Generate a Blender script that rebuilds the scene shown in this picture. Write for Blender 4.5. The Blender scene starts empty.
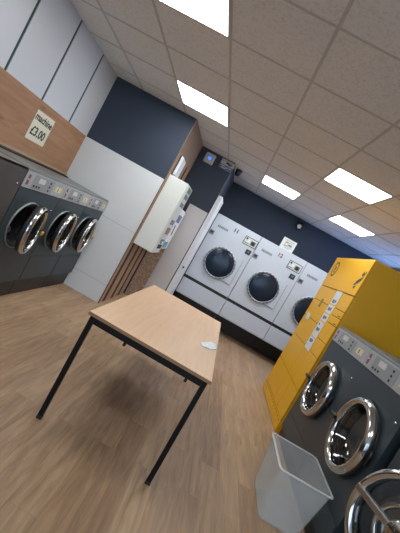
import bpy, bmesh, math, random
from mathutils import Vector, Matrix
random.seed(7)
PI = math.pi
S = bpy.context.scene
C = S.collection

# ------------------------------------------------------------------ materials
def srgb(h):
    h = h.lstrip('#')
    v = [int(h[i:i + 2], 16) / 255 for i in (0, 2, 4)]
    return tuple((c / 12.92 if c <= .04045 else ((c + .055) / 1.055) ** 2.4) for c in v) + (1,)

def mat(name, col, rough=.5, metal=0., bump=0., bscale=60., var=0., vscale=8., spec=.5, emit=None, estr=0., coat=0.):
    m = bpy.data.materials.new(name); m.use_nodes = True
    nt = m.node_tree; b = nt.nodes['Principled BSDF']
    c = srgb(col) if isinstance(col, str) else col
    b.inputs['Base Color'].default_value = c
    b.inputs['Roughness'].default_value = rough
    b.inputs['Metallic'].default_value = metal
    b.inputs['Specular IOR Level'].default_value = spec
    b.inputs['Coat Weight'].default_value = coat
    if emit:
        b.inputs['Emission Color'].default_value = srgb(emit); b.inputs['Emission Strength'].default_value = estr
    if var or bump:
        tc = nt.nodes.new('ShaderNodeTexCoord')
    if var:
        n = nt.nodes.new('ShaderNodeTexNoise'); n.inputs['Scale'].default_value = vscale; n.inputs['Detail'].default_value = 5
        nt.links.new(tc.outputs['Object'], n.inputs['Vector'])
        mr = nt.nodes.new('ShaderNodeMapRange'); mr.inputs[1].default_value = .3; mr.inputs[2].default_value = .7
        mr.inputs[3].default_value = 1 - var; mr.inputs[4].default_value = 1 + var
        nt.links.new(n.outputs['Fac'], mr.inputs[0])
        mx = nt.nodes.new('ShaderNodeMix'); mx.data_type = 'RGBA'; mx.blend_type = 'MULTIPLY'; mx.inputs[0].default_value = 1
        mx.inputs[6].default_value = c
        nt.links.new(mr.outputs[0], mx.inputs[7]); nt.links.new(mx.outputs[2], b.inputs['Base Color'])
    if bump:
        n2 = nt.nodes.new('ShaderNodeTexNoise'); n2.inputs['Scale'].default_value = bscale; n2.inputs['Detail'].default_value = 4
        nt.links.new(tc.outputs['Object'], n2.inputs['Vector'])
        bp = nt.nodes.new('ShaderNodeBump'); bp.inputs['Strength'].default_value = bump; bp.inputs['Distance'].default_value = .01
        nt.links.new(n2.outputs['Fac'], bp.inputs['Height']); nt.links.new(bp.outputs[0], b.inputs['Normal'])
    return m

def wood(name, dark, light, axis='X', scale=1., rough=.5, stretch=14., knots=False):
    """plain wood grain running along one object axis"""
    m = bpy.data.materials.new(name); m.use_nodes = True
    nt = m.node_tree; b = nt.nodes['Principled BSDF']; b.inputs['Roughness'].default_value = rough
    tc = nt.nodes.new('ShaderNodeTexCoord'); mp = nt.nodes.new('ShaderNodeMapping')
    sc = {'X': (1, stretch, stretch), 'Y': (stretch, 1, stretch), 'Z': (stretch, stretch, 1)}[axis]
    mp.inputs['Scale'].default_value = [s * scale for s in sc]
    nt.links.new(tc.outputs['Object'], mp.inputs['Vector'])
    n = nt.nodes.new('ShaderNodeTexNoise'); n.inputs['Scale'].default_value = 1.6; n.inputs['Detail'].default_value = 6
    n.inputs['Roughness'].default_value = .62; n.inputs['Distortion'].default_value = .5
    nt.links.new(mp.outputs[0], n.inputs['Vector'])
    cr = nt.nodes.new('ShaderNodeValToRGB')
    cr.color_ramp.elements[0].position = .3; cr.color_ramp.elements[0].color = srgb(dark)
    cr.color_ramp.elements[1].position = .7; cr.color_ramp.elements[1].color = srgb(light)
    nt.links.new(n.outputs['Fac'], cr.inputs[0])
    out = cr.outputs[0]
    if knots:
        v = nt.nodes.new('ShaderNodeTexVoronoi'); v.inputs['Scale'].default_value = 2.6
        mp2 = nt.nodes.new('ShaderNodeMapping'); mp2.inputs['Scale'].default_value = {'X': (.8, 2, 2), 'Y': (2, .8, 2), 'Z': (2, 2, .8)}[axis]
        nt.links.new(tc.outputs['Object'], mp2.inputs['Vector']); nt.links.new(mp2.outputs[0], v.inputs['Vector'])
        r2 = nt.nodes.new('ShaderNodeMapRange'); r2.inputs[1].default_value = .05; r2.inputs[2].default_value = .16
        r2.inputs[3].default_value = .62; r2.inputs[4].default_value = 1
        nt.links.new(v.outputs['Distance'], r2.inputs[0])
        mx = nt.nodes.new('ShaderNodeMix'); mx.data_type = 'RGBA'; mx.blend_type = 'MULTIPLY'; mx.inputs[0].default_value = 1
        nt.links.new(out, mx.inputs[6]); nt.links.new(r2.outputs[0], mx.inputs[7]); out = mx.outputs[2]
    nt.links.new(out, b.inputs['Base Color'])
    return m

def floor_mat():
    m = bpy.data.materials.new('oak_vinyl_planks'); m.use_nodes = True
    nt = m.node_tree; L = nt.links; b = nt.nodes['Principled BSDF']
    tc = nt.nodes.new('ShaderNodeTexCoord')
    rot = nt.nodes.new('ShaderNodeMapping'); rot.inputs['Rotation'].default_value = (0, 0, PI / 2)
    L.new(tc.outputs['Object'], rot.inputs['Vector'])
    br = nt.nodes.new('ShaderNodeTexBrick'); br.offset = .37; br.offset_frequency = 2
    br.inputs['Scale'].default_value = 1; br.inputs['Brick Width'].default_value = 1.15; br.inputs['Row Height'].default_value = .15
    br.inputs['Mortar Size'].default_value = .0009; br.inputs['Mortar Smooth'].default_value = .2; br.inputs['Bias'].default_value = 0
    br.inputs['Color1'].default_value = srgb('#967a5f'); br.inputs['Color2'].default_value = srgb('#a88d70')
    br.inputs['Mortar'].default_value = srgb('#8c7462')
    L.new(rot.outputs[0], br.inputs['Vector'])
    # per-plank shift of the grain
    add = nt.nodes.new('ShaderNodeVectorMath'); add.operation = 'MULTIPLY_ADD'
    add.inputs[1].default_value = (9, 9, 9)
    L.new(br.outputs['Color'], add.inputs[0]); L.new(tc.outputs['Object'], add.inputs[2])
    mp = nt.nodes.new('ShaderNodeMapping'); mp.inputs['Scale'].default_value = (15, 1.3, 1)
    L.new(add.outputs[0], mp.inputs['Vector'])
    n = nt.nodes.new('ShaderNodeTexNoise'); n.inputs['Scale'].default_value = 1.7; n.inputs['Detail'].default_value = 7
    n.inputs['Roughness'].default_value = .6; n.inputs['Distortion'].default_value = .9
    L.new(mp.outputs[0], n.inputs['Vector'])
    cr = nt.nodes.new('ShaderNodeValToRGB'); e = cr.color_ramp.elements
    e[0].position = .28; e[0].color = (.50, .48, .46, 1); e[1].position = .66; e[1].color = (1.14, 1.12, 1.09, 1)
    L.new(n.outputs['Fac'], cr.inputs[0])
    mx = nt.nodes.new('ShaderNodeMix'); mx.data_type = 'RGBA'; mx.blend_type = 'MULTIPLY'; mx.inputs[0].default_value = .8
    L.new(br.outputs['Color'], mx.inputs[6]); L.new(cr.outputs[0], mx.inputs[7])
    n3 = nt.nodes.new('ShaderNodeTexNoise'); n3.inputs['Scale'].default_value = 1.5
    L.new(tc.outputs['Object'], n3.inputs['Vector'])
    L.new(mx.outputs[2], b.inputs['Base Color'])
    mr = nt.nodes.new('ShaderNodeMapRange'); mr.inputs[3].default_value = .42; mr.inputs[4].default_value = .58
    L.new(n.outputs['Fac'], mr.inputs[0]); L.new(mr.outputs[0], b.inputs['Roughness'])
    b.inputs['Specular IOR Level'].default_value = .35
    bp = nt.nodes.new('ShaderNodeBump'); bp.inputs['Strength'].default_value = .12; bp.inputs['Distance'].default_value = .004
    L.new(n.outputs['Fac'], bp.inputs['Height']); L.new(bp.outputs[0], b.inputs['Normal'])
    return m

def tile_mat():
    m = bpy.data.materials.new('mineral_fibre_tile'); m.use_nodes = True
    nt = m.node_tree; L = nt.links; b = nt.nodes['Principled BSDF']; b.inputs['Roughness'].default_value = .95
    b.inputs['Specular IOR Level'].default_value = .1
    tc = nt.nodes.new('ShaderNodeTexCoord')
    n = nt.nodes.new('ShaderNodeTexNoise'); n.inputs['Scale'].default_value = 55; n.inputs['Detail'].default_value = 3
    L.new(tc.outputs['Object'], n.inputs['Vector'])
    cr = nt.nodes.new('ShaderNodeValToRGB'); e = cr.color_ramp.elements
    e[0].position = .33; e[0].color = srgb('#d2cfc9'); e[1].position = .52; e[1].color = srgb('#e0dedb')
    L.new(n.outputs['Fac'], cr.inputs[0]); L.new(cr.outputs[0], b.inputs['Base Color'])
    bp = nt.nodes.new('ShaderNodeBump'); bp.inputs['Strength'].default_value = .15; bp.inputs['Distance'].default_value = .003
    L.new(n.outputs['Fac'], bp.inputs['Height']); L.new(bp.outputs[0], b.inputs['Normal'])
    return m

def clear_mat(name, tint, body, mixf, rough=.2):
    """see-through plastic or glass: part transparent, part glossy/diffuse"""
    m = bpy.data.materials.new(name); m.use_nodes = True
    nt = m.node_tree; b = nt.nodes['Principled BSDF']
    b.inputs['Base Color'].default_value = srgb(body); b.inputs['Roughness'].default_value = rough
    t = nt.nodes.new('ShaderNodeBsdfTransparent'); t.inputs[0].default_value = srgb(tint)
    mx = nt.nodes.new('ShaderNodeMixShader'); mx.inputs[0].default_value = mixf
    nt.links.new(t.outputs[0], mx.inputs[1]); nt.links.new(b.outputs[0], mx.inputs[2])
    nt.links.new(mx.outputs[0], nt.nodes['Material Output'].inputs['Surface'])
    return m

M = {}
M['floor'] = floor_mat(); M['tile'] = tile_mat()
M['grid'] = mat('ceiling_grid_metal', '#bdb8b0', .6)
M['navy'] = mat('navy_paint', '#2f3948', .75, bump=.04, bscale=160, var=.05, vscale=2)
M['white_wall'] = mat('white_wall_sheet', '#d6d9d9', .5, bump=.02, bscale=80, var=.02, vscale=2)
M['white_panel'] = mat('white_gloss_panel', '#c4c8ce', .4, bump=.01)
M['green'] = mat('dark_green_recess', '#26423f', .7)
M['seam'] = mat('grey_joint', '#adb0b0', .7)
M['fascia'] = wood('knotty_oak_laminate', '#8d6648', '#a98160', 'Y', 1., .5, 9, True)
M['pale_edge'] = mat('pale_timber_edge', '#a58f74', .6)
M['brown_wall'] = mat('brown_paint', '#8a7462', .7, bump=.03, var=.06, vscale=3)
M['slat'] = wood('walnut_batten', '#8d6c53', '#b08f72', 'Z', 1., .6, 12)
M['slat_gap'] = mat('dark_brown_backing', '#2e211a', .8)
def chip_mat():
    m = mat('speckled_wood_chip', '#a98c79', .8)
    nt = m.node_tree; tc = nt.nodes.new('ShaderNodeTexCoord')
    v = nt.nodes.new('ShaderNodeTexVoronoi'); v.inputs['Scale'].default_value = 42
    nt.links.new(tc.outputs['Object'], v.inputs['Vector'])
    cr = nt.nodes.new('ShaderNodeValToRGB'); e = cr.color_ramp.elements
    e[0].position = .15; e[0].color = srgb('#cbb6a4'); e[1].position = .6; e[1].color = srgb('#a08875')
    nt.links.new(v.outputs['Distance'], cr.inputs[0]); nt.links.new(cr.outputs[0], nt.nodes['Principled BSDF'].inputs['Base Color'])
    return m
M['chip'] = chip_mat()
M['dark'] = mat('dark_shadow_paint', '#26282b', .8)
M['rear'] = mat('grey_rear_wall', '#8b8983', .8)
M['charcoal'] = mat('charcoal_enamel', '#2f3b41', .38, bump=.015, bscale=220, var=.04, vscale=4)
M['charcoal_dk'] = mat('black_plinth_enamel', '#191b1d', .4)
M['brown_steel'] = mat('dull_dark_steel', '#4d4845', .42, .25, var=.08, vscale=3)
M['console'] = mat('brushed_grey_console', '#a9acae', .42, .2, var=.05, vscale=6)
M['console_face'] = mat('grey_control_face', '#8f9496', .45)
M['lcd'] = mat('pale_display', '#c9cbc3', .35)
M['yellowed'] = mat('cream_sticker', '#d9cfa6', .5)
M['red'] = mat('red_badge', '#83474d', .5)
M['steel_top'] = mat('grey_steel_top', '#848988', .4, .5, var=.08, vscale=4)
M['chrome'] = mat('polished_chrome', '#c8c8c6', .13, 1.)
M['drum'] = mat('stainless_drum', '#b0b0ae', .34, 1.)
M['rubber'] = mat('black_rubber', '#17181a', .5)
M['black'] = mat('black_plastic', '#141517', .4)
M['glass_dark'] = clear_mat('porthole_glass', '#dde2e4', '#a8a8a6', .2, .06)
M['glass_dark'].node_tree.nodes['Principled BSDF'].inputs['Metallic'].default_value = 1
M['ylw_tag'] = mat('yellow_plastic', '#c79a28', .5)
M['dryer'] = mat('white_enamel', '#b9c1ca', .35, bump=.01, bscale=150)
M['dryer_ring'] = mat('pale_metal_ring', '#a3abb1', .35, .3)
M['dryer_glass'] = mat('dark_dryer_glass', '#0f2032', .2, spec=.4)
M['dryer_hole'] = mat('ring_hole_grey', '#3f464c', .6)
M['soft_grey'] = mat('grey_print_shade', '#70777d', .6)
M['ink'] = mat('black_ink', '#23272b', .6)
M['paper'] = mat('white_paper', '#cfd1cc', .8)
M['cream_paper'] = mat('cream_paper', '#d2cfbb', .8)
M['yellow'] = mat('yellow_powder_coat', '#e4ac0c', .42, bump=.02, bscale=250)
M['yellow_gap'] = mat('dark_door_gap', '#6a5210', .7)
M['label'] = mat('white_label', '#d5dae0', .5)
M['blue_ink'] = mat('blue_ink', '#4a5d80', .6)
M['emblem'] = mat('charcoal_emblem', '#2f3437', .5)
M['grey_blob'] = mat('grey_emblem_fill', '#a8a89a', .5)
M['beech'] = wood('beech_laminate', '#bf9d7b', '#cdac8a', 'Y', 1., .42, 16)
M['edge'] = mat('brown_edge_strip', '#8a6a4c', .5)
M['frame'] = mat('black_steel_tube', '#0d0d0e', .55, spec=.25)
M['tissue'] = mat('white_tissue', '#d3dbdf', .9, bump=.3, bscale=30)
M['bin'] = clear_mat('frosted_plastic', '#f8fafa', '#eef1f3', .19, .35)
M['bin_rim'] = clear_mat('frosted_plastic_rim', '#f8fafa', '#eef1f3', .5, .3)
M['vend'] = mat('cream_white_enamel', '#d6dad4', .4)
M['vend_front'] = mat('light_grey_front', '#c3c7c4', .4)
M['teal'] = mat('teal_print', '#4f97a6', .5)
M['green_print'] = mat('green_print', '#4f7a5c', .5)
M['white_board'] = mat('matt_white_board', '#c8c6c6', .55)
M['bright_white'] = mat('bright_white_board', '#dfe3e8', .4)
M['lens_blue'] = mat('blue_lens', '#3f6fe0', .3, emit='#4c7cff', estr=.6)
M['ivory'] = mat('ivory_plastic', '#b9b5ae', .5)
M['sign_blue'] = mat('blue_sign_print', '#54688a', .5)
M['sign_white'] = mat('sign_white', '#b4b4b0', .5)
M['light'] = mat('lit_diffuser', '#ffffff', .6, emit='#fbfdff', estr=9.)
M['light_frame'] = mat('white_light_frame', '#c9c9c6', .5)
M['win_frame'] = mat('white_window_frame', '#c4c8cc', .5)
M['blue_pane'] = clear_mat('blue_daylight_glass', '#cfe0fc', '#dfe7ec', .08, .05)  # blue put into the pane to colour the daylight on the ceiling
M['pane'] = clear_mat('window_glass', '#f4f8fa', '#dfe7ec', .08, .05)

# ------------------------------------------------------------------ mesh builder
class MB:
    """collects shapes into one bmesh; every shape may carry its own material slot"""
    def __init__(s): s.bm = bmesh.new(); s.mats = []
    def slot(s, m):
        if m is None: return 0
        if m not in s.mats: s.mats.append(m)
        return s.mats.index(m)
    def _take(s, t, m=None, mtx=None, smooth=False):
        i = s.slot(m)
        if mtx is not None: bmesh.ops.transform(t, matrix=mtx, verts=t.verts)
        vm = {}
        for v in t.verts: vm[v] = s.bm.verts.new(v.co)
        for f in t.faces:
            try: nf = s.bm.faces.new([vm[v] for v in f.verts])
            except ValueError: continue
            nf.material_index = i; nf.smooth = smooth
        t.free()
    def box(s, x0, x1, y0, y1, z0, z1, m=None, bev=0., seg=2, mtx=None):
        t = bmesh.new(); bmesh.ops.create_cube(t, size=1)
        for v in t.verts:
            v.co = Vector(((x0 + x1) / 2 + v.co.x * (x1 - x0), (y0 + y1) / 2 + v.co.y * (y1 - y0), (z0 + z1) / 2 + v.co.z * (z1 - z0)))
        if bev: bmesh.ops.bevel(t, geom=list(t.edges), offset=bev, segments=seg, affect='EDGES', profile=.5)
        s._take(t, m, mtx); return s
    def lathe(s, prof, m=None, n=48, mtx=None, closed=False, smooth=True):
        """profile of (radius, y) spun about the local y axis"""
        t = bmesh.new(); rings = []
        for r, y in prof:
            if r < 1e-6: rings.append([t.verts.new((0, y, 0))])
            else: rings.append([t.verts.new((r * math.cos(2 * PI * k / n), y, r * math.sin(2 * PI * k / n))) for k in range(n)])
        pairs = list(zip(rings, rings[1:])) + ([(rings[-1], rings[0])] if closed else [])
        for a, b in pairs:
            for k in range(n):
                q = [a[k % len(a)], a[(k + 1) % len(a)] if len(a) > 1 else None, b[(k + 1) % len(b)] if len(b) > 1 else None, b[k % len(b)]]
                q = [x for x in q if x is not None]
                if len(set(q)) >= 3:
                    try: t.faces.new(q)
                    except ValueError: pass
        bmesh.ops.recalc_face_normals(t, faces=t.faces)
        s._take(t, m, mtx, smooth); return s
    def prism(s, pts, y0, y1, m=None, mtx=None):
        """outline in the x-z plane pushed from y0 to y1"""
        t = bmesh.new()
        a = [t.verts.new((x, y0, z)) for x, z in pts]; b = [t.verts.new((x, y1, z)) for x, z in pts]
        t.faces.new(a); t.faces.new(b[::-1]); n = len(pts)
        for k in range(n): t.faces.new([a[k], b[k], b[(k + 1) % n], a[(k + 1) % n]])
        bmesh.ops.recalc_face_normals(t, faces=t.faces)
        s._take(t, m, mtx); return s
    def tube(s, p0, p1, r, m=None, n=16):
        p0, p1 = Vector(p0), Vector(p1); d = p1 - p0
        q = Vector((0, 1, 0)).rotation_difference(d.normalized()).to_matrix().to_4x4()
        return s.lathe([(0, 0), (r, 0), (r, d.length), (0, d.length)], m, n, Matrix.Translation(p0) @ q)
    def holed(s, x0, x1, z0, z1, y, cx, cz, r, m=None, n=64):
        """a wall sheet in the x-z plane at y with a round hole"""
        t = bmesh.new(); inn, out = [], []
        for k in range(n):
            a = 2 * PI * k / n + PI / n; c, sn = math.cos(a), math.sin(a)
            inn.append(t.verts.new((cx + r * c, y, cz + r * sn)))
            ks = []
            if c > 1e-9: ks.append((x1 - cx) / c)
            if c < -1e-9: ks.append((x0 - cx) / c)
            if sn > 1e-9: ks.append((z1 - cz) / sn)
            if sn < -1e-9: ks.append((z0 - cz) / sn)
            k_ = min(ks); out.append(t.verts.new((cx + k_ * c, y, cz + k_ * sn)))
        corners = [((x1, z1)), ((x0, z1)), ((x0, z0)), ((x1, z0))]
        for k in range(n):
            j = (k + 1) % n; o1, o2 = out[k].co, out[j].co
            f = [inn[k], out[k]]
            if abs(o1.x - o2.x) > 1e-6 and abs(o1.z - o2.z) > 1e-6:
                best = min(corners, key=lambda p: (p[0] - (o1.x + o2.x) / 2) ** 2 + (p[1] - (o1.z + o2.z) / 2) ** 2)
                f.append(t.verts.new((best[0], y, best[1])))
            f += [out[j], inn[j]]
            t.faces.new(f)
        bmesh.ops.recalc_face_normals(t, faces=t.faces)
        s._take(t, m); return s
    def build(s, name, m=None, parent=None, loc=None, rot=None, label=None):
        me = bpy.data.meshes.new(name); s.bm.normal_update(); s.bm.to_mesh(me); s.bm.free()
        ms = s.mats if s.mats else [m]
        for x in ms: me.materials.append(x if x is not None else m)
        o = bpy.data.objects.new(name, me); C.objects.link(o)
        if parent: o.parent = parent
        if loc: o.location = loc
        if rot: o.rotation_euler = rot
        if label: o['label'] = label
        return o

def tag(o, label, cat, group=None):
    o['label'] = label; o['category'] = cat
    if group: o['group'] = group
    return o
def thing(name, label, cat, loc=(0, 0, 0), rz=0., group=None):
    o = bpy.data.objects.new(name, None); C.objects.link(o); o.empty_display_size = .1
    o.location = loc; o.rotation_euler = (0, 0, rz)
    return tag(o, label, cat, group)
def struct(mb, name, m=None):
    o = mb.build(name, m); o['kind'] = 'structure'; return o
def copy_tree(o, parent=None):
    c = o.copy(); C.objects.link(c)
    if parent: c.parent = parent
    for ch in o.children: copy_tree(ch, c)
    return c
def text(body, size, m, name, parent, mtx, depth=.001, bold=0.):
    """lettering as a flat mesh; mtx maps the text's x-y plane into place"""
    cu = bpy.data.curves.new(name, 'FONT'); cu.body = body; cu.size = size; cu.align_x = 'CENTER'; cu.align_y = 'CENTER'
    cu.extrude = depth; cu.offset = bold; cu.resolution_u = 3
    tmp = bpy.data.objects.new(name, cu); C.objects.link(tmp)
    bpy.context.view_layer.update()
    me = bpy.data.meshes.new_from_object(tmp.evaluated_get(bpy.context.evaluated_depsgraph_get()))
    bpy.data.objects.remove(tmp)
    me.transform(mtx); me.materials.clear(); me.materials.append(m)
    o = bpy.data.objects.new(name, me); C.objects.link(o); o.parent = parent
    return o
def face_mtx(x, y, z, rz=0.):      # text plane -> upright x-z plane facing local -y
    return Matrix.Translation((x, y, z)) @ Matrix.Rotation(rz, 4, 'Z') @ Matrix.Rotation(PI / 2, 4, 'X')

# ------------------------------------------------------------------ key measures (metres)
XL, XR_WALL, YF, X1, Y2, X2, Y3, YB, ZC = -2.333, 2.98, 4.93, -1.156, 6.165, -.556, 7.77, -2.6, 2.718
XWL, XWR, YD = -1.661, 1.405, 6.948
GX, GY, GP = -1.314, 3.93, .627

# ------------------------------------------------------------------ room shell
struct(MB().box(XL - .1, XR_WALL + .1, YB - .1, Y3 + .1, -.1, 0), 'floor', M['floor'])
ceil = struct(MB().box(XL - .1, XR_WALL + .1, YB - .1, Y3 + .1, ZC, ZC + .1), 'ceiling', M['tile'])
g = MB()
def clipbar(x0, x1, y0, y1, z=.004): g.box(x0, x1, y0, y1, ZC - z, ZC + .002)
for k in range(-2, 8):
    x = GX + GP * k
    if XL < x < XR_WALL:
        far = YF if x < X1 else (Y2 if x < X2 else Y3)
        clipbar(x - .0105, x + .0105, YB, far)
for k in range(-10, 7):
    y = GY + GP * k
    if YB < y < Y3:
        clipbar(XL if y < YF else (X1 if y < Y2 else X2), XR_WALL, y - .0105, y + .0105, .0034)
g.build('grid', M['grid'], ceil)

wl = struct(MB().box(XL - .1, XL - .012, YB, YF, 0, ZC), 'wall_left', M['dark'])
MB().box(XL - .012, XL - .006, YB, YF, 1.848, ZC, M['green']).build('groove_backing', M['green'], wl)
edges = [-2.6, -1.35, -.66, .03, .66, 1.29, 1.90, 2.50, 3.097, 3.728, 4.381, 4.93]
for a, b in zip(edges, edges[1:]):
    if b > .6: MB().box(XL - .006, XL, a + .018, b - (.018 if b < 4.9 else 0), 1.848, ZC).build('panel', M['white_panel'], wl)
MB().box(XL - .006, XL, -2.6, .021, 1.848, ZC).build('panel', M['white_panel'], wl)
t1 = struct(MB().box(XL - .012, XL, YB, YF, 1.29, 1.848), 'trim_1', M['fascia'])
MB().box(XL - .012, XL + .012, YB, YF, 1.275, 1.30).build('edge_strip', M['pale_edge'], t1)

wf = struct(MB().box(XL - .1, X1, YF, Y2 + .1, 0, ZC), 'wall_far', M['navy'])
lw = MB().box(XL, X1, YF - .012, YF, 0, 1.848, M['white_wall'])
for z in (.26, 1.05): lw.box(XL, X1, YF - .0125, YF - .012, z - .003, z + .003, M['seam'])
lw.build('lower_cladding', M['white_wall'], wf)
MB().box(X1, X1 + .008, YF + .0, Y2, 0, ZC).build('side_cladding', M['brown_wall'], wf)
# battens on the return, 2.25 m high
t2 = struct(MB().box(X1 + .008, X1 + .012, YF - .012, Y2, 0, 2.25), 'trim_2', M['slat_gap'])
bt = MB()
for a, b in ((YF - .012, 5.035), (5.165, 5.40), (5.53, 5.74), (5.87, 6.08)):
    bt.box(X1 + .012, X1 + .018, a, b, 0, 2.25, bev=.001)
bt.build('battens', M['slat'], t2)
struct(MB().box(X1, X2, Y2, Y3 + .1, 0, ZC), 'wall_recess', M['navy'])
struct(MB().box(X2, XR_WALL + .1, Y3, Y3 + .1, 0, ZC), 'wall_back', M['navy'])
# right wall with a daylight window near the back corner
wr = MB()
wy0, wy1, wz0, wz1 = 5.9, 7.72, .9, 2.66
wr.box(XR_WALL, XR_WALL + .1, YB - .1, wy0, 0, ZC).box(XR_WALL, XR_WALL + .1, wy1, Y3 + .1, 0, ZC)
wr.box(XR_WALL, XR_WALL + .1, wy0, wy1, 0, wz0).box(XR_WALL, XR_WALL + .1, wy0, wy1, wz1, ZC)
struct(wr, 'wall_right', M['rear'])
w = MB()
for a in (wy0, (wy0 + wy1) / 2 - .025, wy1 - .05): w.box(XR_WALL + .02, XR_WALL + .08, a, a + .05, wz0, wz1)
for a in (wz0, wz1 - .05): w.box(XR_WALL + .02, XR_WALL + .08, wy0, wy1, a, a + .05)
w1 = struct(w, 'window_1', M['win_frame'])
MB().box(XR_WALL + .045, XR_WALL + .051, wy0 + .01, wy1 - .01, wz0 + .01, wz1 - .01).build('pane', M['blue_pane'], w1)
# shop front behind the camera: wide glazing
wb = MB(); bx0, bx1, bz0, bz1 = -1.9, 2.6, .45, 2.45
wb.box(XL - .1, bx0, YB - .1, YB, 0, ZC).box(bx1, XR_WALL + .1, YB - .1, YB, 0, ZC)
wb.box(bx0, bx1, YB - .1, YB, 0, bz0).box(bx0, bx1, YB - .1, YB, bz1, ZC)
struct(wb, 'wall_rear', M['rear'])
w = MB()
for k in range(4):
    a = bx0 + (bx1 - bx0 - .06) * k / 3; w.box(a, a + .06, YB - .08, YB - .02, bz0, bz1)
for a in (bz0, bz1 - .06): w.box(bx0, bx1, YB - .08, YB - .02, a, a + .06)
w2 = struct(w, 'window_2', M['win_frame'])
MB().box(bx0 + .01, bx1 - .01, YB - .053, YB - .047, bz0 + .01, bz1 - .01).build('pane', M['pane'], w2)

# ------------------------------------------------------------------ ceiling lights
def ceiling_light(kx, y, label):
    x0 = GX + GP * kx
    t = thing('ceiling_light', label, 'light', (x0 + GP / 2, y + GP / 2, ZC), 0, 'square ceiling light panels')
    f = MB(); h = GP / 2 - .006
    f.box(-h, h, -h, -h + .014, -.008, 0).box(-h, h, h - .014, h, -.008, 0)
    f.box(-h, -h + .014, -h + .014, h - .014, -.008, 0).box(h - .014, h, -h + .014, h - .014, -.008, 0)
    f.build('frame', M['light_frame'], t)
    MB().box(-h + .014, h - .014, -h + .014, h - .014, -.006, 0).build('diffuser', M['light'], t)
ceiling_light(0, GY - 3 * GP, 'lit square ceiling panel nearest the viewer, cut by the top edge of the photo')
ceiling_light(0, GY, 'lit square ceiling panel above the gap between the table and the navy wall')
ceiling_light(2, GY + 3 * GP, 'small far lit ceiling panel above the middle dryer')
ceiling_light(3, GY, 'larger lit ceiling panel of the two over the yellow locker')
ceiling_light(4, GY + 3 * GP, 'thin far lit ceiling panel by the back wall, behind the larger one')
for kx, dy in ((0, -6), (3, -6)):  # two unseen panels added to light the room
    ceiling_light(kx, GY + dy * GP, 'added lit square ceiling panel, unseen behind the viewer')

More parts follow.
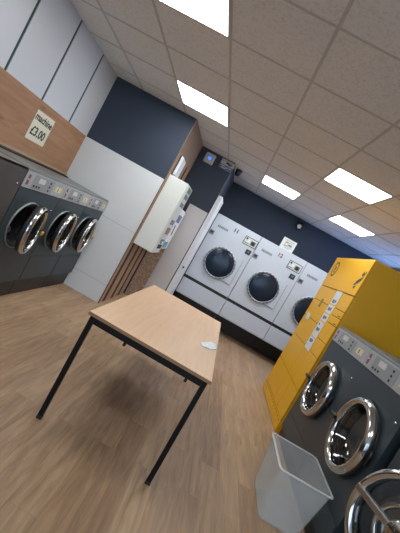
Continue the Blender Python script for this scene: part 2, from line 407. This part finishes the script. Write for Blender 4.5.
# ------------------------------------------------------------------ washers
def washer(label, loc, rz, w, h, dep, plinth, con_h, cx, cz, R, swing, hinge=1, body='charcoal', console=True,
           tag_y=False, group=None, trim=.003, deep=.05, tilt=0., seam_z=.30, ring_fat=.055, proj=.05, handle=True, arm=False):
    """front plane at local y=0 looking along -y, origin at the middle of the front's foot"""
    t = thing('washing_machine', label, 'washing machine', loc, rz, group)
    a, b = -w / 2 + trim, w / 2 - trim
    ztop = h - con_h if console else h
    cab = MB(); rb = R * .80
    cab.holed(a, b, plinth, ztop, 0, cx, cz, rb)
    cab.box(a, b, .25, dep, plinth, h - .022)
    cab.box(a, a + .012, .001, .25, plinth, h - .022).box(b - .012, b, .001, .25, plinth, h - .022)
    cab.box(a + .012, b - .012, .004, .25, plinth, plinth + .012).box(a + .012, b - .012, .004, .25, ztop - .03, h - .022)
    cab.build('cabinet', M[body], t)
    MB().box(a, b, .0, dep, h - .022, h, bev=.005).build('top', M['steel_top'], t)
    MB().box(a, b, .022, dep - .02, 0, plinth).build('plinth', M['charcoal_dk'], t)
    if plinth < seam_z:
        MB().box(a + .002, b - .002, -.006, 0, plinth + .006, seam_z, bev=.002).build('kick_panel', M[body], t)
    MB().lathe([(rb - .012, deep), (rb - .012, .01), (rb + .022, -.012), (rb + .03, 0)], M['rubber'], 48, Matrix.Translation((cx, 0, cz))).lathe([(rb + .024, -.012), (rb + .029, -.016), (rb + .034, -.012), (rb + .034, 0)], M['steel_top'], 48, Matrix.Translation((cx, 0, cz))).build('gasket', M['rubber'], t)
    d = MB(); Mt = Matrix.Translation((cx, 0, cz))
    d.lathe([(rb - .013, deep), (rb - .016, .242), (.04, .248), (.035, .23), (0, .228)], M['drum'], 48, Mt)
    for k in range(3):
        q = Mt @ Matrix.Rotation(2 * PI * k / 3 + .4, 4, 'Y')
        d.box(-.022, .022, .13, .24, rb - .075, rb - .018, M['drum'], .008, 2, q)
    d.build('drum', M['drum'], t)
    # door on its hinge
    hx = cx + hinge * (R + .02)
    door = bpy.data.objects.new('door', None)
    dm = MB(); P = Matrix.Translation((-hinge * (R + .02), 0, 0))
    pr = [(R - ring_fat, -proj * .75), (R - ring_fat * .78, -proj * .98), (R - ring_fat * .5, -proj * 1.06), (R - ring_fat * .22, -proj * .95),
          (R, -proj * .55), (R, -.006), (R - ring_fat, -.006)]
    dm.lathe(pr, M['chrome'], 64, P, closed=True)
    door = dm.build('door', M['chrome'], t, (hx, -.012, cz), (0, 0, hinge * swing), label='polished chrome porthole door')
    ri = R - ring_fat
    gl = MB().lathe([(ri + .002, -proj * .6), (ri * .94, -proj * .35), (ri * .86, .035), (ri * .66, .075), (ri * .3, .09), (0, .092)], M['glass_dark'], 48, P)
    gl.build('door_glass', M['glass_dark'], door)
    MB().lathe([(R - .012, -.006), (R - .012, .022), (ri + .004, .022), (ri + .004, -.006)], M['rubber'], 48, P, closed=True).build('door_seal', M['rubber'], door)
    hb = MB(); hb.box(-hinge * .028 - .014, -hinge * .028 + .016, -.014, .008, -.04, .04, M['charcoal_dk'], .004)
    hb.tube((-hinge * .004, -.008, -.05), (-hinge * .004, -.008, .05), .008, M['charcoal_dk'])
    hb.build('hinge', M['charcoal_dk'], door)
    if handle:
        k = MB(); lx = -hinge * (2 * R + .02)
        k.box(lx - .055, lx + .05, -proj - .022, -proj + .004, -.014, .014, M['black'], .005)
        k.tube((lx - .04, -proj - .02, 0), (lx - .04, 0, 0), .011, M['chrome'])
        k.build('handle', M['black'], door)
    if arm:
        k = MB(); lx = -hinge * (2 * R + .02)
        q = Matrix.Translation((-hinge * (R + .02), -proj * .9, 0)) @ Matrix.Rotation(math.radians(8), 4, 'Y')
        k.box(-R + .01, R * .1, -.012, .012, -.017, .017, M['drum'], .006, 2, q)
        k.lathe([(0, -.02), (.06, -.02), (.07, -.005), (.07, .015), (0, .015)], M['chrome'], 32, Matrix.Translation((-hinge * (R + .02), -proj * .9, 0)))
        for rr in (.12,):
            k.lathe([(rr - .012, -.012), (rr, -.022), (rr + .012, -.012), (rr, -.002)], M['chrome'], 48, Matrix.Translation((-hinge * (R + .02), -proj * .5, 0)), closed=True)
        k.build('latch_arm', M['drum'], door)
    if tag_y:
        MB().box(-.045, .03, -proj - .02, -proj - .004, -.05, -.015, bev=.005).build('tab', M['ylw_tag'], door, label='yellow plastic tab')
    MB().lathe([(0, -.006), (.008, -.005), (.009, 0)], M['chrome'], 16, Matrix.Translation((b - .05, 0, ztop - .145))).build('lock', M['chrome'], t)
    if console:
        c = MB().box(a, b, -.008, .004, ztop + .003, h - .022, bev=.003).build('console', M['console'], t)
        u = lambda f: a + (b - a) * f
        z0, z1 = ztop + .012, h - .034; H = z1 - z0
        bd = MB().box(u(.04), u(.085), -.0095, -.007, z0 + H * .14, z1 - H * .12)
        bd.build('badge', M['red'], c)
        for q in (.3, .55, .8):
            MB().box(u(.045), u(.075), -.0102, -.0094, z0 + H * q - H * .06, z0 + H * q + H * .04).build('badge_print', M['lcd'], c) if q == .55 else None
        cf = MB().box(u(.17), u(.66), -.0095, -.007, z0, z1, M['console_face'])
        cf.build('control_face', M['console_face'], c)
        MB().box(u(.28), u(.43), -.0108, -.009, z0 + H * .5, z1 - H * .12).build('display', M['lcd'], c)
        for r_ in range(3):
            for q in range(2):
                x_ = u(.57) if q else u(.22 + .06 * r_)
                z_ = z0 + H * (.18 + .3 * r_) if q else z0 + H * .2
                MB().box(x_ - .011, x_ + .011, -.0125, -.009, z_ - .009, z_ + .009, bev=.002).build('button', M['ink'], c)
        MB().box(u(.74), u(.9), -.0105, -.007, z0 + H * .28, z0 + H * .72).build('instruction_plate', M['yellowed'], c)
        MB().box(u(.80), u(.815), -.0115, -.010, z0 + H * .36, z0 + H * .64).build('coin_slot', M['ink'], c)
    return t

WL = 'charcoal washers along the left wall'
lp = [(2.905, 3.624), (3.624, 4.30), (4.30, 4.918)]
ll = ['nearest of the three charcoal washers with grey consoles along the left wall',
      'middle charcoal washer of the left row, between two with yellow door tabs',
      'charcoal washer at the far end of the left row, against the white wall']
for (y0, y1), lb, sw, ty in zip(lp, ll, (15, 10, 10), (True, False, True)):
    washer(lb, (XWL, (y0 + y1) / 2, 0), PI / 2, y1 - y0, 1.255, .62, .178, .165, -.05, .765, .235, math.radians(sw), 1, tag_y=ty, group=WL, handle=False, proj=.045, ring_fat=.042, seam_z=.45, deep=.2, trim=.0045)
washer('dull brownish-steel washer with no console, cut by the left photo edge', (XWL, 2.42, 0), PI / 2, .96, 1.25, .62, .178, .1, -.06, .72, .28, 0, 1,
       body='brown_steel', console=False)
# black strips on the left washers' tops paint the shadowed gap below the wood
rp = MB().box(-2.318, -2.24, .8, 4.2, 1.2555, 1.272, M['black'], .004).box(-2.318, -2.26, 4.25, 4.86, 1.2555, 1.27, M['black'], .004)
o = tag(rp.build('gap_shadow_strip', M['black']), 'thin black strip for the shadowed gap along the left washer tops under the wood band', 'shadow strip')

WR = 'charcoal washers along the right side'
washer('charcoal washing machine standing against the yellow locker', (XWR, 3.54, 0), -PI / 2, .879, 1.333, .68, .12, .165, .01, .742, .275, 0, 1, group=WR, ring_fat=.06, proj=.065, trim=.0005)
washer('middle charcoal washer of the right row, directly behind the clear plastic bin', (XWR, 2.695, 0), -PI / 2, .811, 1.333, .68, .12, .165, .06, .745, .275, 0, 1, group=WR, ring_fat=.06, proj=.065, trim=.0005)
washer('charcoal washer with its chrome door swung open, in the bottom right corner', (XWR, 1.74, 0), -PI / 2, .90, 1.333, .68, .12, .165, .107, .75, .262, math.radians(32), 1,
       group=WR, ring_fat=.045, proj=.06, arm=True, handle=False)

# ------------------------------------------------------------------ dryers
def dryer(label, x0, w, num, numcol):
    t = thing('tumble_dryer', label, 'tumble dryer', (x0, YD, 0), 0, 'white tumble dryers along the back wall')
    a, b = .004, w - .004; H = 1.965
    MB().box(a, b, .02, .80, .33, H, bev=.006).build('cabinet', M['dryer'], t)
    MB().box(a, b, .50, .78, 0, .33).build('plinth', M['charcoal_dk'], t)
    MB().box(a, b, 0, .02, .700, H, bev=.004).build('front_panel', M['dryer'], t)
    MB().box(a, b, 0, .02, .345, .645, bev=.004).build('lower_panel', M['dryer'], t)
    MB().box(a, b, .004, .02, .645, .700).build('recess_strip', M['black'], t)
    cx, cz, R = .462, 1.178, .302
    pts = [(cx + R * math.cos(q), cz + R * math.sin(q)) for q in [PI / 2 + PI * k / 32 for k in range(33)]]
    pts = [p for p in pts if p[1] > .925]; pts += [(.815, .925), (.815, 1.43)]
    dr = MB().prism(pts, -.016, -.002).build('door', M['dryer'], t)
    ed = MB().box(.8155, .823, -.010, -.001, .925, 1.43).box(cx + .17, .823, -.010, -.001, .916, .9245)  # grey strips draw the shadow along the door plate's right and bottom edges
    ed.build('door_edge_shadow', M['soft_grey'], dr)
    Mt = Matrix.Translation((cx, -.016, cz))
    MB().lathe([(.262, .0), (.262, -.014), (.275, -.02), (.294, -.016), (.301, .014)], M['dryer_ring'], 64, Mt).build('ring', M['dryer_ring'], dr)
    tb = bmesh.new(); nn = 104; inn, ou = [], []
    for q_ in range(nn):
        an = 2 * PI * q_ / nn; ro = .289 if (q_ // 2) % 2 else .2745
        inn.append(tb.verts.new((.271 * math.cos(an), -.0222, .271 * math.sin(an)))); ou.append(tb.verts.new((ro * math.cos(an), -.0222, ro * math.sin(an))))
    for q_ in range(nn): tb.faces.new([inn[q_], ou[q_], ou[(q_ + 1) % nn], inn[(q_ + 1) % nn]])
    ex_ = bmesh.ops.extrude_face_region(tb, geom=list(tb.faces)); bmesh.ops.translate(tb, vec=(0, .006, 0), verts=[v_ for v_ in ex_['geom'] if isinstance(v_, bmesh.types.BMVert)])
    bmesh.ops.recalc_face_normals(tb, faces=tb.faces)
    hs = MB(); hs._take(tb, M['dryer_hole'], Mt); hs.build('toothed_ring', M['dryer_hole'], dr)
    MB().lathe([(.263, -.004), (.23, -.014), (.14, -.024), (0, -.028)], M['dryer_glass'], 64, Mt).build('door_glass', M['dryer_glass'], dr)
    k = MB()
    k.box(.640, .912 - .012, -.010, 0, 1.70, 1.855, M['ink'], .003)
    k.box(.652, .888, -.012, -.009, 1.712, 1.843, M['vend_front'])
    k.box(.772, .868, -.015, -.011, 1.728, 1.815, M['soft_grey'], .002)
    k.lathe([(0, -.026), (.03, -.024), (.034, -.012)], M['ink'], 24, Matrix.Translation((.82, 0, 1.772)))
    k.box(.664, .70, -.014, -.011, 1.80, 1.832, M['ink']); k.box(.66, .75, -.014, -.011, 1.73, 1.74, M['ink'])
    k.box(.71, .755, -.014, -.011, 1.77, 1.80, M['label'])
    k.build('control_panel', M['ink'], t)
    MB().box(.768, .868, -.008, 0, 1.555, 1.645, M['ink'], .003).box(.80, .84, -.0095, -.007, 1.59, 1.62, M['soft_grey']).build('coin_slot', M['ink'], t)
    MB().box(.012, .105, -.006, 0, 1.56, 1.645, M['soft_grey'], .003).box(.03, .085, -.0075, -.005, 1.59, 1.63, M['ink']).build('coin_return', M['soft_grey'], t)
    lg = MB(); x = .105
    for k_ in range(7):
        ww = (.022, .026, .02, .028, .022, .024, .02)[k_]
        lg.box(x, x + ww, -.002, 0, 1.742, 1.784); x += ww + .007
    lg.build('nameplate', M['soft_grey'], t)
    if num: text(num, .10, M[numcol], 'number_sticker', t, face_mtx(.445, -.0012, 1.832, 0), .0006, .004)
dryer('left one of the white tumble dryers, beside the tall white upright panel', -.463, .906, '11', 'ink')
dryer('middle white tumble dryer, with a white notice standing on its top', .443, .93, '12', 'red')
dryer('right one of the white tumble dryers, partly hidden by the yellow locker', 1.373, .92, '', 'ink')

pn = thing('paper_notice', 'white printed notice standing on top of the middle tumble dryer', 'notice', (.93, YD + .06, 1.965))
MB().box(-.135, .125, 0, .004, 0, .21).build('sheet', M['paper'], pn)
k = MB()
for z, a, b in ((.17, -.10, .09), (.14, -.08, .07), (.06, -.10, .09), (.035, -.06, .05)): k.box(a, b, -.001, 0, z, z + .008, M['soft_grey'])
k.lathe([(.025, -.001), (.035, -.0012), (.035, 0)], M['soft_grey'], 20, Matrix.Translation((-.04, 0, .105)))
k.box(.0, .07, -.001, 0, .085, .12, M['soft_grey']); k.build('print', M['soft_grey'], pn)

# ------------------------------------------------------------------ yellow parcel locker
def locker():
    t = thing('parcel_locker', 'tall yellow parcel locker with white number labels standing beside the right washers', 'locker', (1.396, 4.725, 0), -PI / 2)
    # local x runs from the far end (-.69) to the near end (+.68); front at y=0
    a, b, H, D = -.688, .682, 2.105, .72
    MB().box(a, b, .012, D, .0, H, bev=.006).build('carcass', M['yellow'], t)
    X = lambda wy: 4.725 - wy         # world y -> local x
    MB().box(a + .006, b - .006, .0085, .0125, .01, 1.69).build('door_gaps', M['yellow_gap'], t)
    MB().box(a, b, -.006, .012, 1.672, H, bev=.006).build('header_panel', M['yellow'], t)
    cols = [(X(5.408), X(4.665)), (X(4.40), X(4.045))]
    rows = [1.664, 1.47, 1.385, 1.29, 1.08, .90, .50, .135]
    for j, (x0, x1) in enumerate(cols):
        rr = rows if j == 1 else [1.664, 1.46, 1.20, .90, .50, .135]
        for z1, z0 in zip(rr, rr[1:]):
            dd = MB().box(x0 + .004, x1 - .004, -.004, .012, z0 + .005, z1 - .003, bev=.003).build('door', M['yellow'], t)
            if j == 1 and z1 - z0 < .12:
                MB().box(x1 - .12, x1 - .05, -.007, -.003, z0 + .016, z0 + .026).build('finger_slot', M['yellow_gap'], dd)
    MB().box(X(4.661), X(4.404), -.004, .012, .14, .497, bev=.003).build('door', M['yellow'], t)
    MB().box(X(4.661), X(4.404), -.004, .012, .505, 1.664, bev=.003).build('centre_strip', M['yellow'], t)
    MB().box(a + .004, b - .004, -.004, .012, .008, .128, bev=.003).build('kick_panel', M['yellow'], t)
    k = MB()
    for i in range(14): k.box(a + .04 + i * .095, a + .085 + i * .095, -.0055, -.003, .108, .114)
    k.build('vent_slots', M['yellow_gap'], t)
    zs = [(1.495, 1.665), (1.375, 1.48), (1.265, 1.36), (1.055, 1.25), (.885, 1.04)]
    for i, (z0, z1) in enumerate(zs):
        l = MB().box(X(4.64), X(4.42), -.0062, -.0035, z0, z1).build('number_label', M['label'], t)
        k = MB(); zc = z0 + .035 if i == 0 else (z0 + z1) / 2
        if i == 4: zc = z1 - .04
        k.box(X(4.59), X(4.54), -.0075, -.006, zc - .02, zc + .02).box(X(4.53), X(4.51), -.0075, -.006, zc - .02, zc + .02).box(X(4.50), X(4.47), -.0075, -.006, zc - .012, zc + .022)
        if i == 3: k.box(X(4.60), X(4.56), -.0075, -.006, zc + .05, zc + .075)
        k.build('label_print', M['blue_ink'], l)
    MB().box(X(5.0), X(4.945), -.012, .0, 1.385, 1.50, bev=.004).build('card_reader', M['edge'], t, label='brown upright reader slot')
    MB().box(X(5.28), X(5.12), -.0062, -.0035, 1.16, 1.25).build('instruction_sticker', M['paper'], t)
    # emblem: small dark running-bird shape, and a thin ring badge at the far end
    e = MB(); ex = lambda u, v: (X(4.175) + u * .135, 1.838 + v * .13)
    P = [(-.62, -.42), (-.2, .06), (.2, .26), (.66, .46), (.60, .12), (.25, -.16), (-.05, -.40)]
    e.prism([ex(*p) for p in P], -.0078, -.006, M['emblem'])
    e.prism([ex(*p) for p in [(.05, .62), (.30, .95), (.42, .68), (.72, .95), (.62, .58), (.30, .45)]], -.0078, -.006, M['emblem'])
    e.prism([ex(*p) for p in [(-.38, -.62), (-.05, -.38), (.08, -.52), (-.12, -.75)]], -.0078, -.006, M['emblem'])
    e.prism([ex(*p) for p in [(.05, .20), (.22, .44), (.48, .50), (.38, .28)]], -.0079, -.006, M['grey_blob'])
    e.prism([ex(*p) for p in [(-.22, -.30), (.02, -.18), (.06, -.34), (-.1, -.46)]], -.0079, -.006, M['grey_blob'])
    e.build('emblem', M['emblem'], t)
    r = MB().lathe([(.085, -.0065), (.098, -.0075), (.11, -.0065), (.11, -.006), (.085, -.006)], M['yellow_gap'], 40, Matrix.Translation((X(5.20), 0, 1.93)))
    r.box(X(5.24), X(5.16), -.0072, -.006, 1.88, 1.895, M['yellow_gap']).box(X(5.22), X(5.18), -.0072, -.006, 1.91, 1.97, M['yellow_gap'])
    r.build('badge', M['yellow_gap'], t)
locker()

# ------------------------------------------------------------------ table
T = thing('table', 'beech-topped table on a black steel frame in the middle of the wood floor', 'table', (-.10, 3.092, 0), math.radians(-.9))
hw, hd, zt = .41, .935, .74
tt = MB().box(-hw, hw, -hd, hd, zt - .022, zt, bev=.002).build('tabletop', M['beech'], T)
e = MB()
e.box(-hw - .001, hw + .001, -hd - .002, -hd, zt - .021, zt - .002).box(-hw - .001, hw + .001, hd, hd + .002, zt - .021, zt - .002)
e.box(-hw - .002, -hw, -hd, hd, zt - .021, zt - .002).box(hw, hw + .002, -hd, hd, zt - .021, zt - .002)
e.build('edge_band', M['edge'], tt)
f = MB(); i = .014; rz0, rz1 = zt - .066, zt - .022
f.box(-hw + i + .03, hw - i - .03, -hd + i, -hd + i + .028, rz0, rz1, bev=.002).box(-hw + i + .03, hw - i - .03, hd - i - .028, hd - i, rz0, rz1, bev=.002)
f.box(-hw + i, -hw + i + .028, -hd + i + .03, hd - i - .03, rz0, rz1, bev=.002).box(hw - i - .028, hw - i, -hd + i + .03, hd - i - .03, rz0, rz1, bev=.002)
f.build('frame', M['frame'], T)
for sx in (-1, 1):
    for sy in (-1, 1):
        x, y = sx * (hw - i - .015), sy * (hd - i - .015)
        lg = MB().box(x - .015, x + .015, y - .015, y + .015, .012, rz1, bev=.002).build('leg', M['frame'], T)
        MB().box(x - .017, x + .017, y - .017, y + .017, 0, .022, bev=.003).build('foot', M['black'], lg)

# crumpled tissue on the table
bm = MB(); tb = bmesh.new()
out = [(-.085, -.075), (-.045, .02), (-.005, .09), (.025, .115), (.045, .125), (.052, .07), (.05, .02), (.045, -.03), (.0, -.10), (-.03, -.118), (-.065, -.13)]
top, bot = [], []
for x, y in out:
    z = random.uniform(.004, .016); top.append(tb.verts.new((x, y, z))); bot.append(tb.verts.new((x, y, .0004)))
cs = [tb.verts.new((-.03, -.03, .018)), tb.verts.new((.025, .03, .026))]
n = len(out)
for k in range(n):
    j = (k + 1) % n
    m_ = cs[0] if (out[k][0] + out[j][0]) / 2 < .01 else cs[1]
    tb.faces.new([top[k], top[j], m_])
    tb.faces.new([top[j], top[k], bot[k], bot[j]])
    if (out[k][0] + out[(k - 1) % n][0] < .02) != (out[k][0] + out[j][0] < .02):
        tb.faces.new([top[k], cs[0], cs[1]])
tb.faces.new(bot[::-1]); bmesh.ops.recalc_face_normals(tb, faces=tb.faces)
bm._take(tb, M['tissue'])
ts = tag(bm.build('tissue', M['tissue'], None, (.25, 2.872, .74), (0, 0, 0)), 'crumpled white tissue lying near the right edge of the table', 'tissue')

# ------------------------------------------------------------------ clear plastic bin
bt_ = thing('storage_bin', 'frosted see-through plastic bin standing on the floor before the right washers', 'bin', (1.185, 2.665, 0), math.radians(-1))
def loop(bmx, hx, hy, z, r, n=6):
    vs = []
    for (sx, sy, a0) in ((1, 1, 0), (-1, 1, 90), (-1, -1, 180), (1, -1, 270)):
        for k in range(n + 1):
            q = math.radians(a0 + 90 * k / n)
            vs.append(bmx.verts.new((sx * (hx - r) + r * math.cos(q), sy * (hy - r) + r * math.sin(q), z)))
    return vs
tb = bmesh.new()
L_ = [loop(tb, .135, .205, .001, .03), loop(tb, .145, .215, .012, .035), loop(tb, .186, .250, .385, .035),
      loop(tb, .183, .247, .385, .034), loop(tb, .142, .212, .015, .033)]
for A, B in zip(L_, L_[1:]):
    for k in range(len(A)):
        j = (k + 1) % len(A); tb.faces.new([A[k], A[j], B[j], B[k]])
tb.faces.new(L_[0][::-1]); tb.faces.new(L_[-1])
bmesh.ops.recalc_face_normals(tb, faces=tb.faces)
b_ = MB(); b_._take(tb, M['bin'], None, False); b_.build('tub', M['bin'], bt_)
tb = bmesh.new()
L_ = [loop(tb, .187, .251, .378, .035), loop(tb, .197, .261, .380, .04), loop(tb, .197, .261, .387, .04), loop(tb, .184, .248, .389, .034), loop(tb, .184, .248, .3855, .034)]
for A, B in zip(L_, L_[1:] + L_[:1]):
    for k in range(len(A)):
        j = (k + 1) % len(A); tb.faces.new([A[k], A[j], B[j], B[k]])
bmesh.ops.recalc_face_normals(tb, faces=tb.faces)
b_ = MB(); b_._take(tb, M['bin_rim'], None, True); b_.build('rim', M['bin_rim'], bt_)

# ------------------------------------------------------------------ vending boxes on the return wall
xb = X1 + .0175
v = thing('vending_machine', 'tall cream-white vending box hung on the batten wall, its plain side facing the table', 'vending machine', (xb, 5.0, .925))
MB().box(0, .281, 0, .43, 0, 1.03, bev=.008).build('case', M['vend'], v)
fr = MB().box(.281, .301, .012, .418, .012, 1.018, bev=.005).build('front', M['vend_front'], v)
for i_, (z0, z1, m_) in enumerate(((.93, 1.0, 'green_print'), (.84, .90, 'soft_grey'), (.72, .78, 'soft_grey'), (.30, .40, 'edge'), (.45, .52, 'soft_grey'), (.08, .14, 'ink'), (.19, .22, 'green_print'))):
    MB().box(.301, .305, .06, .34, z0, z1, bev=.001).build('product_slot', M[m_], fr)
MB().lathe([(0, 0), (.02, 0), (.02, .02), (0, .025)], M['chrome'], 20, Matrix.Translation((.301, .10, .18)) @ Matrix.Rotation(-PI / 2, 4, 'Z')).build('knob', M['chrome'], fr)
v2 = thing('change_machine', 'shorter white box with a teal print, hung beyond the tall vending box', 'change machine', (xb, 5.47, .98))
MB().box(0, .262, 0, .62, 0, .675, bev=.01).build('case', M['vend'], v2)
f2 = MB().box(.262, .276, .015, .605, .015, .66, bev=.004).build('front', M['bright_white'], v2)
MB().box(.276, .279, .1, .45, .03, .13).build('teal_label', M['teal'], f2, label='teal printed label')
k = MB(); q = Matrix.Translation((.276, .3, .33)) @ Matrix.Rotation(math.radians(25), 4, 'X')
k.box(0, .004, -.03, .03, -.09, .09, None, .001, 2, q); k.build('note_slot', M['ink'], f2)
MB().box(.276, .2785, .12, .46, .46, .58).build('blue_label', M['sign_blue'], f2)
# ribbed white rack above the vending box
lr = thing('leaflet_rack', 'white ribbed leaflet rack on the wall just above the tall vending box', 'rack', (xb, 5.12, 1.985))
MB().box(0, .008, 0, .30, 0, .27).build('back_plate', M['bright_white'], lr)
for k_ in range(9): MB().box(.008, .034, .012 + k_ * .031, .034 + k_ * .031, .004 - .0, .262 - .002 * k_, bev=.003).build('rib', M['bright_white'], lr)

# ------------------------------------------------------------------ recess items
cb = tag(MB().box(X1 + .032, -.887, Y2 - .022, Y2, 0, 1.0).build('chipboard_panel', M['chip']), 'speckled brown chipboard panel on the recess wall under the vending boxes', 'board')
wbd = thing('wall_board', 'plain matt white board standing against the navy recess wall', 'board', (-.72, Y2 - .03, 0))
MB().box(-.165, .162, 0, .03, 0, 1.815, bev=.003).build('sheet', M['white_board'], wbd)
up = thing('upright_panel', 'tall narrow bright white upright panel between the white board and the first tumble dryer', 'panel', (-.50, Y2, 0))
MB().box(-.044, .03, -.01, .76, 0, 2.155, bev=.004).build('panel', M['bright_white'], up)
MB().lathe([(0, -.03), (.012, -.03), (.016, -.01), (.016, 0)], M['ink'], 16, Matrix.Translation((.02, -.01, .86))).build('knob', M['ink'], up)

al = thing('alarm_sounder', 'ivory square alarm box with a blue lens, high on the navy recess wall', 'alarm', (-.957, Y2, 2.588))
MB().box(-.083, .083, -.05, 0, -.083, .083, bev=.018, seg=3).build('case', M['ivory'], al)
MB().lathe([(0, -.075), (.018, -.072), (.028, -.06), (.03, -.048)], M['lens_blue'], 24).build('lens', M['lens_blue'], al, label='blue lens')
sg = thing('camera_sign', 'small white and blue notice with a black camera symbol beside the alarm box', 'sign', (-.66, Y2, 2.548))
sp = MB().box(-.115, .115, -.006, 0, 0, .155, M['sign_white']).build('plate', M['sign_white'], sg)
MB().box(-.115, .115, -.0075, -.0055, 0, .072).build('blue_band', M['sign_blue'], sp, label='blue lower band')
k = MB().prism([(-.03, .10), (.045, .085), (.05, .115), (-.02, .13)], -.009, -.006, M['ink']).prism([(.045, .09), (.075, .095), (.07, .115), (.048, .11)], -.009, -.006, M['ink'])
k.build('symbol', M['ink'], sp)
k = MB()
for x0, x1, z0 in ((-.09, -.03, .045), (-.01, .03, .03), (.045, .09, .04), (-.08, .0, .015)): k.box(x0, x1, -.0085, -.007, z0, z0 + .014)
k.build('print', M['sign_white'], sp)

dm = thing('dome_camera', 'black dome security camera under the ceiling at the recess corner', 'security camera', (-.47, 6.44, ZC - .004))
rx = Matrix.Rotation(PI / 2, 4, 'X')
MB().lathe([(0, 0), (.055, 0), (.055, -.03), (.05, -.04), (0, -.04)], M['black'], 32, rx.inverted() if False else Matrix.Rotation(PI / 2, 4, 'X')).build('base', M['black'], dm)
MB().lathe([(.05, -.04), (.047, -.075), (.03, -.105), (0, -.115)], M['dryer_glass'], 32, Matrix.Rotation(PI / 2, 4, 'X')).build('dome', M['dryer_glass'], dm)

cv = thing('bullet_camera', 'small dark security camera with a pale lens on the navy back wall', 'security camera', (1.01, Y3, 2.575))
MB().box(-.035, .035, -.02, 0, -.03, .05, bev=.006).build('bracket', M['black'], cv)
q = Matrix.Translation((0, -.02, 0)) @ Matrix.Rotation(math.radians(12), 4, 'X')
MB().lathe([(0, 0), (.06, 0), (.066, -.03), (.066, -.14), (.058, -.145), (0, -.145)], M['black'], 28, q).build('body', M['ink'], cv)
MB().lathe([(0, -.152), (.036, -.150), (.044, -.144)], M['lcd'], 24, q).build('lens', M['lcd'], cv, label='pale lens')
MB().box(-.072, .072, -.17, -.02, .064, .078, bev=.004).build('sun_hood', M['ink'], cv)

# handwritten price note on the wood band
nt_ = thing('price_note', 'cream paper note handwritten with machine price, taped to the wood band', 'notice', (XL, 3.93, 1.60), PI / 2)
MB().box(-.185, .185, -.003, 0, -.155, .155).build('sheet', M['cream_paper'], nt_)
text('machine', .105, M['ink'], 'lettering', nt_, face_mtx(.0, -.0038, .085) @ Matrix.Rotation(math.radians(-3), 4, 'Z'), .0006, .0025)
text('£3.00', .13, M['ink'], 'lettering', nt_, face_mtx(-.01, -.0038, -.06) @ Matrix.Rotation(math.radians(-2), 4, 'Z'), .0006, .003)

# ------------------------------------------------------------------ world, camera, view
wd = bpy.data.worlds.new('daylight'); S.world = wd; wd.use_nodes = True
bg = wd.node_tree.nodes['Background']; bg.inputs[0].default_value = (.66, .79, 1, 1); bg.inputs[1].default_value = 1.9

cam = bpy.data.cameras.new('camera'); co = bpy.data.objects.new('camera', cam); C.objects.link(co)
cr = Vector((0.87109393, 0.06956423, 0.48616477)); cu = Vector((-0.48945191, 0.04153503, 0.87104057)); fw = Vector((-0.0404004, 0.99671243, -0.07022925))
mt = Matrix((cr, cu, -fw)).transposed().to_4x4(); mt.translation = (0, 0, 1.43605)
co.matrix_world = mt
cam.sensor_fit = 'HORIZONTAL'; cam.sensor_width = 36; cam.lens = 36 * 380 / 400
cam.shift_y = 0; cam.clip_start = .02
S.camera = co
S.view_settings.view_transform = 'Standard'; S.view_settings.look = 'None'; S.view_settings.gamma = 1
S.view_settings.exposure = 1.04
S.view_settings.use_curve_mapping = False
